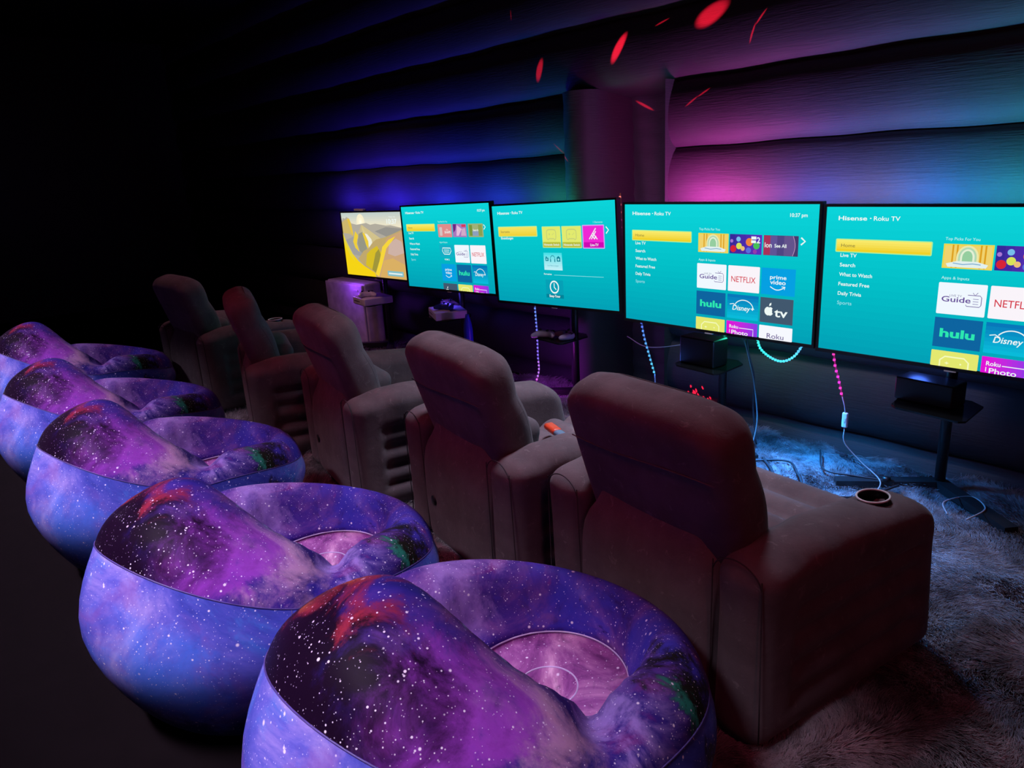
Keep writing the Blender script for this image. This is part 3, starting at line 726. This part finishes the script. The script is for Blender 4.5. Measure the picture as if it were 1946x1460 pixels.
def ui_third(s):
    base_ui(s, clock=False)
    s.rect(.70, 1.92, 6.3, 2.86, srgb(190, 240, 150), .08); s.grad(.77, 1.99, 6.2, 2.8, srgb(246, 230, 100), srgb(240, 208, 50), 5); s.text('Startseite', 1.05, 2.50, 2.4, .22, srgb(130, 120, 70))
    s.text('Einstellungen', 1.05, 3.10, 2.85, .22, WH, .012)
    s.text('1 Elemente', 13.4, 1.78, 14.48, .15, srgb(170, 240, 240))
    for u in (6.96, 9.54):
        s.rect(u, 1.98, u + 2.42, 3.85, srgb(190, 240, 150), .06); s.rect(u + .06, 2.04, u + 2.36, 3.35, srgb(226, 234, 110)); s.rect(u + .06, 3.35, u + 2.36, 3.79, srgb(186, 190, 60)); gamepad(s, u + 1.2, 2.66, 1.2, srgb(200, 210, 120)); s.text('Nintendo Switch', u + .2, 3.66, u + 2.2, .18, WH, .012)
    s.rect(12.1, 1.92, 14.66, 3.88, srgb(210, 160, 250), .08); s.rect(12.2, 2.0, 14.56, 3.35, srgb(240, 40, 212)); s.rect(12.2, 3.35, 14.56, 3.8, srgb(206, 10, 180)); s.text('Live-TV', 13.0, 3.68, 13.95, .22, WH, .014)
    for a, b in (((12.9, 3.1), (13.7, 2.2)), ((13.15, 3.1), (13.7, 2.45)), ((13.35, 2.6), (13.85, 3.1)), ((13.2, 2.75), (13.55, 3.1)), ((13.5, 3.1), (13.72, 2.85))): s.line([a, b], .09, WH)
    s.line([(14.88, 2.09), (15.16, 2.36), (14.88, 2.64)], .10, WH)
    s.grad(7.03, 4.29, 9.42, 5.82, srgb(60, 224, 232), srgb(196, 240, 248), 8)
    g = srgb(10, 130, 150)
    s.rect(7.25, 4.72, 7.65, 5.02, g); s.rect(7.3, 4.62, 7.45, 4.72, g); s.rect(8.75, 4.72, 9.2, 5.05, g); s.poly([(8.7, 4.74), (8.97, 4.55), (9.25, 4.74)], g); s.circle(8.97, 4.87, .1, srgb(160, 236, 244)); s.circle(7.45, 4.87, .08, srgb(160, 236, 244))
    s.line([(8.22 - .3 * math.cos(t), 4.85 - .32 * math.sin(t)) for t in np.linspace(0, pi, 12)], .06, g); s.rect(7.88, 4.85, 8.0, 5.1, g); s.rect(8.44, 4.85, 8.56, 5.1, g)
    s.text('Live-Menü anzeigen', 7.5, 5.48, 8.95, .13, srgb(80, 160, 180))
    s.text('Fernsehen', 6.95, 6.26, 7.98, .15, WH, .01); s.line([(8.3, 6.25), (14.4, 6.24)], .03, srgb(170, 240, 246))
    s.rect(7.1, 6.7, 9.4, 8.0, srgb(6, 160, 182)); s.rect(7.1, 8.0, 9.4, 8.33, srgb(4, 130, 152)); s.line([(8.23 + .54 * math.cos(t), 7.34 + .52 * math.sin(t)) for t in np.linspace(0, 2 * pi, 30, endpoint=False)], .13, WH, True); s.line([(8.22, 6.98), (8.22, 7.36), (8.46, 7.56)], .10, WH); s.text('Sleep-Timer', 7.5, 8.26, 8.95, .22, WH, .02)
def ui_wall(s):      # desert wallpaper with a low sun and a rock arch
    s.grad(0, 0, 16, 2.4, srgb(190, 206, 204), srgb(250, 236, 200), 8)
    for r, c in ((1.1, (250, 240, 206)), (.6, (255, 248, 214)), (.25, (255, 255, 235))): s.circle(5.4, 1.3, r, srgb(*c))
    s.poly([(0, 1.2), (.4, .7), (1.0, .85), (1.5, .6), (2.2, .8), (2.7, 1.5), (4.2, 1.7), (6.9, 1.45), (8, 1.7), (9.3, 1.55), (12, 1.8), (13.2, 1.75), (16, 2.1), (16, 9), (0, 9)], srgb(178, 172, 158))
    s.poly([(0, 1.4), (.9, 1.0), (1.9, .9), (2.6, 1.7), (2.9, 3.4), (1.8, 3.0), (0, 2.9)], srgb(206, 184, 110)); s.poly([(1.6, .8), (2.3, .85), (2.7, 1.6), (3.0, 3.2), (2.4, 2.8)], srgb(230, 196, 70))
    for i, (a, b) in enumerate(((6.2, 9.2), (7.2, 11.6), (8.6, 13.6), (4.4, 5.2), (3.0, 2.6))): s.poly([(5.45, 1.7), (5.6, 1.7), (b + .5, 4.6 + .2 * i), (a, 4.6)], srgb(222 - 6 * i, 206 - 6 * i, 140))
    s.poly([(3.0, 3.4), (5.4, 4.0), (7, 5.2), (4.6, 6.2), (2.4, 6.0), (.6, 3.9)], srgb(160, 160, 158)); s.poly([(9, 2.6), (12, 3.3), (16, 3.2), (16, 2.2), (12, 2.0)], srgb(150, 148, 142))
    s.poly([(3.6, 2.6), (4.3, 3.2), (3.7, 4.4), (4.2, 5.6), (3.1, 5.0), (2.7, 4.1)], srgb(238, 206, 60)); s.poly([(4.5, 3.0), (5.6, 2.7), (6.3, 3.8), (6.3, 5.4), (5.3, 5.9), (4.3, 5.4), (4.0, 4.3)], srgb(150, 150, 132))
    s.poly([(6.1, 2.9), (6.9, 3.0), (7.9, 3.7), (8.1, 4.6), (6.9, 5.3), (7.0, 4.2)], srgb(238, 236, 220)); s.poly([(5.6, 2.8), (6.2, 2.9), (7.0, 4.0), (6.8, 5.2), (6.3, 4.6)], srgb(236, 204, 60))
    s.poly([(3.6, 6.6), (5.4, 5.4), (6.8, 5.0), (8.2, 4.1), (9.2, 3.7), (11.4, 3.4), (13.6, 2.9), (16, 2.3), (16, 9), (8, 9), (5.2, 7.6)], srgb(192, 168, 110))
    s.poly([(5.6, 7.4), (6.2, 5.8), (7.4, 5.2), (9.2, 4.6), (10.2, 5.6), (9.4, 7.2), (7.9, 8.3)], srgb(216, 190, 40)); s.poly([(7.2, 8.0), (8.6, 5.6), (9.6, 5.0), (10.0, 5.9), (9.0, 7.4), (8.1, 8.4)], srgb(160, 150, 60))
    s.poly([(11.8, 3.6), (13.8, 3.0), (16, 2.5), (16, 9), (8.3, 9), (9.9, 6.4), (10.9, 4.9)], srgb(204, 164, 122)); s.poly([(12.4, 4.3), (14.2, 3.5), (15.6, 3.9), (16, 5.4), (13.6, 5.9), (11.9, 5.6)], srgb(206, 178, 166)); s.poly([(10.6, 6.6), (13.0, 6.2), (16, 7.0), (16, 9), (9.2, 9)], srgb(218, 176, 100))
    s.poly([(8.0, 8.6), (9.5, 6.6), (10.6, 4.7), (12.4, 3.7), (14.2, 3.2), (13.2, 3.9), (11.6, 4.9), (10.2, 7.0), (8.9, 8.9)], srgb(246, 214, 60))
    s.poly([(0, 2.9), (.9, 4.4), (2.1, 5.9), (3.6, 6.9), (5.2, 7.6), (7.9, 8.4), (8.1, 9), (0, 9)], srgb(246, 212, 22)); s.poly([(0, 2.9), (.9, 4.4), (2.1, 5.9), (2.6, 7.0), (1.4, 6.2), (0, 4.2)], srgb(232, 214, 60))
    s.text('THU 10', 13.0, .75, 14.6, .2, WH); s.text('10:37', 12.4, 1.55, 14.9, .62, WH, .02)
    s.rect(11.3, 7.95, 15.3, 8.65, srgb(130, 190, 200), .1); s.rect(11.6, 8.2, 15.0, 8.42, srgb(226, 240, 240), .05)
TV = [  # x, z of the top-left screen corner, width, height, roll, ui, label
    ('s1', -5.767, 1.212, .925, .515, 1.0, ui_wall, 'small screen showing a yellow desert wallpaper, far left of the screens'),
    ('s2', -4.83, 1.262, 1.045, .592, 1.6, ui_second, 'second screen from the left, teal menu with pink picks and a HDMI tile'),
    ('s3', -3.76, 1.268, 1.047, .607, 2.0, ui_third, 'middle screen, teal German menu with a magenta Live-TV tile and clock tile'),
    ('s4', -2.647, 1.28, 1.08, .615, 0, ui_std, 'fourth screen, whole teal menu in view with Netflix, Hulu and apple tiles'),
    ('s5', -1.536, 1.269, 1.08, .612, 0, ui_std, 'rightmost screen, teal menu cut off by the right edge of the photo')]
for nm, x, z, W, H, roll, ui, lb in TV:
    t = empty('television', (x, 3.1, z), 0, lb, 'television', 'screens in a row along the wall'); t.rotation_euler = (0, -math.radians(roll), 0)
    b = .011
    MB().box((-b, .004, -H - b - .004), (W + b, .035, b)).box((W * .2, .035, -H * .9), (W * .8, .07, -H * .2)).build('housing', M_black, t, smooth=False, bevel=.003)
    fr = MB()
    for lo, hi in (((-b, -.003, 0), (W + b, .01, b)), ((-b, -.003, -H - b - .004), (W + b, .01, -H)), ((-b, -.003, -H), (0, .01, 0)), ((W, -.003, -H), (W + b, .01, 0))): fr.box(lo, hi)
    fr.build('bezel', M_blackm, t, smooth=False)
    s = Screen(W, H)
    if ui is None: continue
    ui(s)
    s.mb.build('screen', s.mats, t, (0, .003, 0), smooth=False)
    MB().box((W * .48, -.004, -H - .02), (W * .52, .008, -H - .0145)).build('power_light', M_rim, t, smooth=False)
# webcam on the leftmost screen
wc = MB().box((-5.52, 3.09, 1.232), (-5.38, 3.12, 1.247)).box((-5.47, 3.12, 1.2285), (-5.43, 3.15, 1.237)).build('sensor_bar', M_white, smooth=False, bevel=.003)
setp(wc, label='slim pale sensor bar lying on top of the desert wallpaper screen', category='sensor bar')

# ------------------------------------------------------------------ stands
M_glass = plain('black_glass', (.010, .012, .012), .12, .6)
def stand(px, ztop, lb, first=None):
    r = empty('screen_stand', (px, 3.36, 0), 0, lb, 'stand', 'black stands carrying the screens')
    MB().tube([(0, 0, .055), (0, 0, ztop)], .022, 16).build('pole', M_blackm, r)
    MB().box((-.16, -.187, ztop - .12), (.16, -.175, ztop + .12)).box((-.05, -.18, ztop - .05), (.05, .02, ztop + .05)).build('bracket', M_blackm, r, smooth=False)
    for sx in (-1, 1):
        m = MB(); d = np.array([sx * .28, -.20, 0.]); q = np.array([-d[1], d[0], 0]); q /= np.linalg.norm(q); q = q * .028
        V = []
        for e in (0, 1):
            for s2 in (-1, 1):
                for zz in (.03, .07 - .015 * e): V.append(tuple(d * e * 1.25 + q * s2 + np.array([0, 0, zz])))
        m.add(V, [(0, 1, 3, 2), (4, 6, 7, 5), (0, 4, 5, 1), (2, 3, 7, 6), (1, 5, 7, 3), (0, 2, 6, 4)]).build('foot', M_blackm, r, smooth=False)
    m = MB(); pts = [(-.12, .02), (-.17, -.05), (-.15, -.22), (-.12, -.25), (.13, -.28), (.15, -.26), (.14, -.03), (.08, .02)]
    n = len(pts); m.add([(x, y, .44) for x, y in pts] + [(x, y, .448) for x, y in pts], [tuple(range(n))[::-1], tuple(range(n, 2 * n))] + [(i, (i + 1) % n, n + (i + 1) % n, n + i) for i in range(n)])
    sh = m.build('shelf', M_glass, r, smooth=False)
    MB().box((-.04, -.05, .425), (.04, .03, .44)).build('clamp', M_blackm, sh, smooth=False)
    return r
stand(-5.60, .95, 'black stand under the desert wallpaper screen, holding a white console')
stand(-4.50, .95, 'black stand under the second screen, with a tilted white console on its shelf')
stand(-3.30, .95, 'black stand between the blue LED strip and the middle screen, pale controllers on its shelf')
stand(-2.19, .95, 'black stand under the fourth screen with green light on its glass shelf')
stand(-1.07, .95, 'black stand with splayed feet under the rightmost screen')

def console(name, loc, rot, size, mat, label, cat, slot=True):
    r = empty(name, loc, rot[2], label, cat); r.rotation_euler = rot
    V, F = rbox((size[0] / 2, size[1] / 2, size[2] / 2), .008, .05); link('case', mesh('case', V + np.array([0, 0, size[2] / 2]), F), mat, r)
    if slot: MB().box((-size[0] * .38, -size[1] / 2 - .001, size[2] * .45), (size[0] * .1, -size[1] / 2 + .004, size[2] * .55)).build('disc_slot', M_black, r, smooth=False)
    return r
def controller(loc, rot, mat, label, pale=True):
    r = empty('game_controller', loc, 0, label, 'game controller'); r.rotation_euler = rot
    def df(V):
        V = V.copy(); x = V[:, 0]; V[:, 1] -= .05 * sstep(.03, .075, np.abs(x)); V[:, 2] *= 1 - .3 * sstep(.04, .08, np.abs(x)); return V
    V, F = rbox((.076, .034, .02), .018, .01, df); link('shell', mesh('shell', V + np.array([0, 0, .021]), F), mat, r)
    for sx, sy in ((-.035, .008), (.02, -.015)):
        MB().tube([(sx, sy, .038), (sx, sy, .052)], .008, 12).build('thumbstick', M_black, r)
    m = MB()
    for k in range(4): m.tube([(.045 + .011 * math.cos(k * pi / 2), .008 + .011 * math.sin(k * pi / 2), .036), (.045 + .011 * math.cos(k * pi / 2), .008 + .011 * math.sin(k * pi / 2), .044)], .0045, 8)
    m.build('buttons', M_black, r)
    return r
M_navy = plain('navy_plastic', (.03, .06, .35), .35)
M_brown = plain('brown_plastic', (.16, .07, .06), .5)
console('game_console', (-5.56, 3.20, .449), (0, 0, math.radians(-8)), (.26, .26, .06), M_white, 'white game console on the stand shelf under the desert wallpaper screen', 'game console')
controller((-5.57, 3.15, .511), (0, 0, 1.2), M_white, 'white controller lying on the console below the desert wallpaper screen')
console('game_console', (-4.49, 3.21, .449), (0, 0, math.radians(-25)), (.29, .24, .06), M_white, 'white game console on the stand shelf under the second screen', 'game console')
controller((-4.46, 3.19, .511), (0, 0, .3), M_navy, 'dark blue controller lying on the white console under the second screen')
controller((-4.60, 3.28, .511), (.3, 0, 1.5), M_brown, 'brown controller behind the dark blue one on the white console')
console('game_console', (-2.22, 3.22, .449), (0, 0, math.radians(-4)), (.22, .12, .145), M_black, 'upright black console box on the green-lit glass shelf', 'game console', False)
console('game_console', (-1.12, 3.27, .449), (0, 0, math.radians(-6)), (.24, .12, .10), M_black, 'black console box on the shelf below the rightmost screen', 'game console', False)
M_pinkw = plain('pink_lit_white_plastic', (.6, .45, .55), .45)  # white shells, the pink light on them put into the colour
controller((-3.37, 3.16, .449), (0, 0, .5), M_pinkw, 'white controller with a painted pink tint, lying on the front of the shelf below the middle screen')
controller((-3.22, 3.22, .449), (0, 0, -.6), M_pinkw, 'white controller with a painted pink tint, at the back of the shelf below the middle screen')

# upright tube beside the second stand, its blue LED light painted into the colour
bt = MB(); P = [(-4.22, 3.15, z) for z in (.0, .02, .34, .42, .46, .52)]
V, F = tube([(-4.13, 3.12, z) for z in (.02, .03, .40, .45, .50, .52)], [.028, .033, .033, .028, .016, .014], 16)
bo = link('upright_light_tube', mesh('tube', V, F), NT('blue_tube').bsdf((.03, .05, .6), .3)); setp(bo, label='blue upright tube standing behind the shelf of the second screen', category='light tube')

# white cabinet at the far left
fr = empty('cabinet', (-6.24, 3.39, 0), 0, 'white boxy cabinet standing by the wall left of the desert wallpaper screen', 'cabinet')
V, F = rbox((.35, .09, .28), .02, .08); link('body', mesh('body', V + np.array([0, .01, .285]), F), M_white, fr)
V, F = rbox((.345, .012, .27), .01, .08); dd = link('front_panel', mesh('front_panel', V + np.array([0, -.09, .285]), F), M_white, fr)
MB().box((.20, -.108, .50), (.28, -.101, .515)).build('badge', M_rim, dd, smooth=False)

# ------------------------------------------------------------------ LED strips and cables
def strip(pts, cols, label, nled=None, w=.005, es=1.2, dark=.25):
    P = np.array(smooth_path(pts, 10)); L = np.concatenate([[0], np.cumsum(np.linalg.norm(np.diff(P, axis=0), axis=1))])
    n = nled or int(L[-1] / .017)
    r = empty('led_strip', tuple(P[0]), 0, label, 'LED strip', 'hanging LED strips')
    o3 = P[0]
    def colat(f):
        q = f * (len(cols) - 1); i = min(int(q), len(cols) - 2); u = q - i; return tuple(a * (1 - u) + b * u for a, b in zip(cols[i], cols[i + 1]))
    segs = 5; mats = [emit(tuple(v * dark for v in colat((k + .5) / segs)), 1) for k in range(segs)]
    m = MB()
    for k in range(segs):
        a, b = int(k * (len(P) - 1) / segs), int((k + 1) * (len(P) - 1) / segs); m.tube(P[a:b + 1] - o3, w * .8, 6, k)
    m.build('tape', mats, r)
    m = MB(); bm = [emit(tuple(v for v in colat((k + .5) / segs)), es) for k in range(segs)]
    for i in range(n):
        f = (i + .5) / n; q = np.array([np.interp(f * L[-1], L, P[:, a]) for a in range(3)]) - o3
        V, F = rbox((.0052, .004, .0055), .002, .01); m.add(V + q + np.array([0, -.003, 0]), F, min(int(f * segs), segs - 1))
    o = m.build('diodes', bm, r); o['kind'] = 'stuff'
    return r
strip([(-3.50, 3.2, .65), (-3.49, 3.2, .45), (-3.48, 3.19, .30), (-3.47, 3.18, .19), (-3.46, 3.10, .06)], [(.15, .3, 1), (.15, .2, 1), (.25, .15, 1), (.6, .2, 1), (1, .1, .9)], 'blue to pink LED strip hanging to the rug below the middle screen', 26)
strip([(-2.625, 3.2, .66), (-2.60, 3.2, .55), (-2.565, 3.2, .45), (-2.525, 3.2, .34)], [(.1, .15, 1), (.1, .3, 1), (.1, .45, 1), (.1, .6, 1)], 'bright blue LED strip hanging from the left of the fourth screen', 14)
strip([(-1.517, 3.2, .65), (-1.50, 3.2, .56), (-1.48, 3.2, .50), (-1.458, 3.2, .42)], [(1, .05, .45), (1, .05, .6), (.9, .05, .8), (1, .05, .5)], 'magenta LED strip hanging from the left corner of the rightmost screen', 9)
strip([(-1.90, 3.2, .66), (-1.86, 3.18, .585), (-1.76, 3.17, .545), (-1.69, 3.18, .575), (-1.645, 3.2, .66)], [(.05, .9, .75), (.05, .85, .9), (.1, .7, 1), (.1, .5, 1)], 'cyan LED strip looped under the fourth screen', 26, es=1.3, dark=.8)
strip([(-2.815, 3.26, 1.33), (-2.81, 3.26, 1.1), (-2.80, 3.25, .9), (-2.80, 3.25, .66)], [(1, .25, .05), (.9, .1, .5), (.9, .05, .8), (.5, .05, 1)], 'orange and magenta LED strip in the gap between the middle and fourth screens', 16, dark=.12)
def cable(pts, rad, mat, label, name='cable', m=8):
    V, F = tube(smooth_path(pts, m), rad, 7); o = link(name, mesh(name, V, F), mat); setp(o, label=label, category='cable'); return o
z0 = .062
cable([(-2.525, 3.2, .34), (-2.52, 3.2, .25), (-2.50, 3.16, .16), (-2.40, 3.05, z0), (-2.3, 3.0, z0)], .004, M_wcable, 'pale lead from the bright blue strip down to the rug')
sw = empty('inline_switch', (-1.437, 3.2, .31), 0, 'small white inline switch on the lead below the magenta LED strip', 'switch')
V, F = rbox((.013, .008, .036), .006, .02); link('case', mesh('case', V, F), M_rim, sw); MB().box((-.004, -.0095, -.01), (.004, -.007, .01)).build('button', M_white, sw, smooth=False)
cable([(-1.458, 3.2, .42), (-1.445, 3.2, .38), (-1.438, 3.2, .346)], .0025, M_wcable, 'short lead between the magenta LED strip and its inline switch')
cable([(-1.437, 3.2, .275), (-1.43, 3.2, .2), (-1.36, 3.22, .12), (-1.26, 3.2, z0), (-1.22, 3.05, z0), (-1.23, 2.98, z0)], .0028, M_wcable, 'thin pale lead from the inline switch down onto the blue-lit rug')
cable([(-2.05, 2.75, z0), (-1.85, 2.98, z0), (-1.68, 3.14, z0), (-1.55, 3.02, z0), (-1.42, 2.88, z0), (-1.25, 2.98, z0), (-1.18, 3.2, z0)], .0055, M_cable, 'dark cable winding over the blue-lit rug')
cable([(-1.62, 3.36, z0), (-1.50, 3.16, z0), (-1.36, 3.18, z0), (-1.24, 3.22, z0)], .0045, M_cable, 'dark cable ending in a plug on the blue-lit rug')
pg = MB().tube([(-1.255, 3.215, z0 + .004), (-1.225, 3.225, z0 + .004)], .015, 12).build('plug', M_black); setp(pg, label='black plug at the end of the dark cable on the blue-lit rug', category='plug')
cable([(-1.97, 3.22, .66), (-1.955, 3.22, .55), (-1.93, 3.24, .42), (-1.94, 3.26, .25), (-1.90, 3.24, z0)], .005, M_cable, 'dark cable dropping from the fourth screen beside its pole')
cable([(-2.0, 3.2, .66), (-1.965, 3.2, .60), (-1.94, 3.2, .52), (-1.915, 3.22, .38), (-1.88, 3.2, .2), (-1.86, 3.1, z0), (-1.8, 2.9, z0)], .0035, M_gcable, 'thin green-lit cable dropping from the fourth screen')
cable([(-.93, 3.05, z0), (-.98, 3.16, z0), (-.92, 3.28, z0), (-.84, 3.2, z0), (-.86, 3.05, z0)], .003, M_wcable, 'pale loose wire curled on the rug by the rightmost stand')
cable([(-2.98, 3.1, z0), (-2.95, 3.3, z0), (-2.90, 3.25, .10), (-2.8, 3.1, z0), (-2.65, 3.12, z0)], .004, M_wcable, 'pale cable curled on the rug beside the middle stand')
cable([(-2.98, 3.5, .44), (-2.75, 3.42, .42), (-2.5, 3.44, .47), (-2.4, 3.5, .52)], .003, M_wcable, 'thin cable drawn along the wall behind the bright blue strip')
cable([(-1.93, 2.9, z0), (-1.86, 2.8, z0), (-1.78, 2.7, z0), (-1.70, 2.74, z0)], .008, M_wcable, 'thick pale lead behind the back of the nearest recliner')
cable([(-1.78, 3.1, z0), (-1.66, 2.98, z0), (-1.60, 2.86, z0)], .007, M_cable, 'short thick black cable on the bright rug behind the nearest recliner')

# remote control / controller on the second recliner's seat
rc = empty('handheld_controller', (-2.07, 1.96, .465), math.radians(-20), 'orange and grey handheld controller lying on the second recliner seat', 'game controller')
M_or = plain('orange_plastic', (.85, .09, .03), .35)
V, F = rbox((.05, .022, .014), .013, .01); link('shell', mesh('shell', V, F), M_or, rc)
V, F = rbox((.03, .02, .013), .012, .01); link('grip', mesh('grip', V + np.array([.072, 0, -.002]), F), plain('grey_blue_plastic', (.15, .25, .35), .4), rc)

# ------------------------------------------------------------------ laser lights (patterned lamps)
def gobo(name, loc, wally, marks, color, energy):
    d = bpy.data.lights.new(name, 'POINT'); d.energy = energy; d.color = (1, 1, 1); d.shadow_soft_size = 0; d.use_nodes = True
    t = NT.__new__(NT); t.t = d.node_tree; t.t.nodes.clear(); out = t.t.nodes.new('ShaderNodeOutputLight')
    v = t.n('ShaderNodeTexCoord').outputs['Normal']; sp = t.n('ShaderNodeSeparateXYZ', {0: v})
    dist = wally - loc[1]
    k = t.math('DIVIDE', dist, t.math('MAXIMUM', sp.outputs[1], 1e-4))
    X = t.math('MULTIPLY', sp.outputs[0], k); Z = t.math('MULTIPLY', sp.outputs[2], k)
    tot = None
    for (x0, za, x1, zb, wd, br) in marks:
        cx, cz = (x0 + x1) / 2 - loc[0], (za + zb) / 2 - loc[2]; dx, dz = x1 - x0, zb - za; L = math.hypot(dx, dz) / 2 + 1e-6; dx /= 2 * L; dz /= 2 * L
        a = t.math('SUBTRACT', X, cx); b = t.math('SUBTRACT', Z, cz)
        p = t.math('ADD', t.math('MULTIPLY', a, dx), t.math('MULTIPLY', b, dz)); q = t.math('SUBTRACT', t.math('MULTIPLY', b, dx), t.math('MULTIPLY', a, dz))
        e = t.math('ADD', t.math('POWER', t.math('ABSOLUTE', t.math('DIVIDE', p, L)), 2.0), t.math('POWER', t.math('ABSOLUTE', t.math('DIVIDE', q, wd)), 2.0))
        m = t.rng(e, 1.1, .25, 0, br); tot = m if tot is None else t.math('MAXIMUM', tot, m)
    tot = t.math('MULTIPLY', tot, t.math('GREATER_THAN', sp.outputs[1], .05))
    em = t.n('ShaderNodeEmission', {0: col4(color), 1: tot}); t.t.links.new(em.outputs[0], out.inputs[0])
    o = bpy.data.objects.new(name, d); C.objects.link(o); o.location = loc
    return o
big = [(-2.53, 2.16, -2.34, 2.25, .06, 1.0), (-3.10, 2.045, -2.99, 2.21, .032, 1.3), (-3.735, 2.02, -3.68, 2.165, .03, .8),
       (-2.80, 2.205, -2.705, 2.233, .006, .5), (-2.20, 2.02, -2.165, 2.12, .006, .5), (-2.17, 2.10, -2.115, 2.175, .006, .5),
       (-2.58, 1.765, -2.50, 1.82, .006, .5), (-2.51, 1.81, -2.435, 1.855, .006, .5), (-3.125, 1.927, -3.005, 1.868, .008, .5),
       (-2.82, 1.663, -2.765, 1.663, .009, .6), (-3.615, 1.645, -3.42, 1.487, .007, .5), (-3.957, 2.49, -3.953, 2.42, .005, .25)]
gobo('unseen_laser', (-2.6, .9, 2.45), 3.52, big, (1, .012, .04), 2600)  # unseen lamp placed away from the wall so the red marks keep their shape
rr = random.Random(5); dots = []
for i in range(34):
    f = rr.random(); x = -2.375 - .17 * rr.random() ** 1.6; z = .06 + .15 * rr.random() ** 1.8 * (1 - .3 * f)
    l = .006 + .010 * rr.random(); a = math.radians(40 + 80 * rr.random()) * (-1 if x < -2.45 else 1)
    dots.append((x - l * math.cos(a), z - l * math.sin(a), x + l * math.cos(a), z + l * math.sin(a), .006, .6 + .5 * rr.random()))
gobo('floor_laser', (-2.30, 3.06, .13), 3.50, dots, (1, .01, .04), 350)
lp = empty('laser_projector', (-2.30, 3.02, .06), 0, 'small black laser projector on the rug under the fourth screen', 'laser projector')
MB().box((-.05, -.045, 0), (.05, .03, .07)).build('case', M_black, lp, smooth=False, bevel=.006)
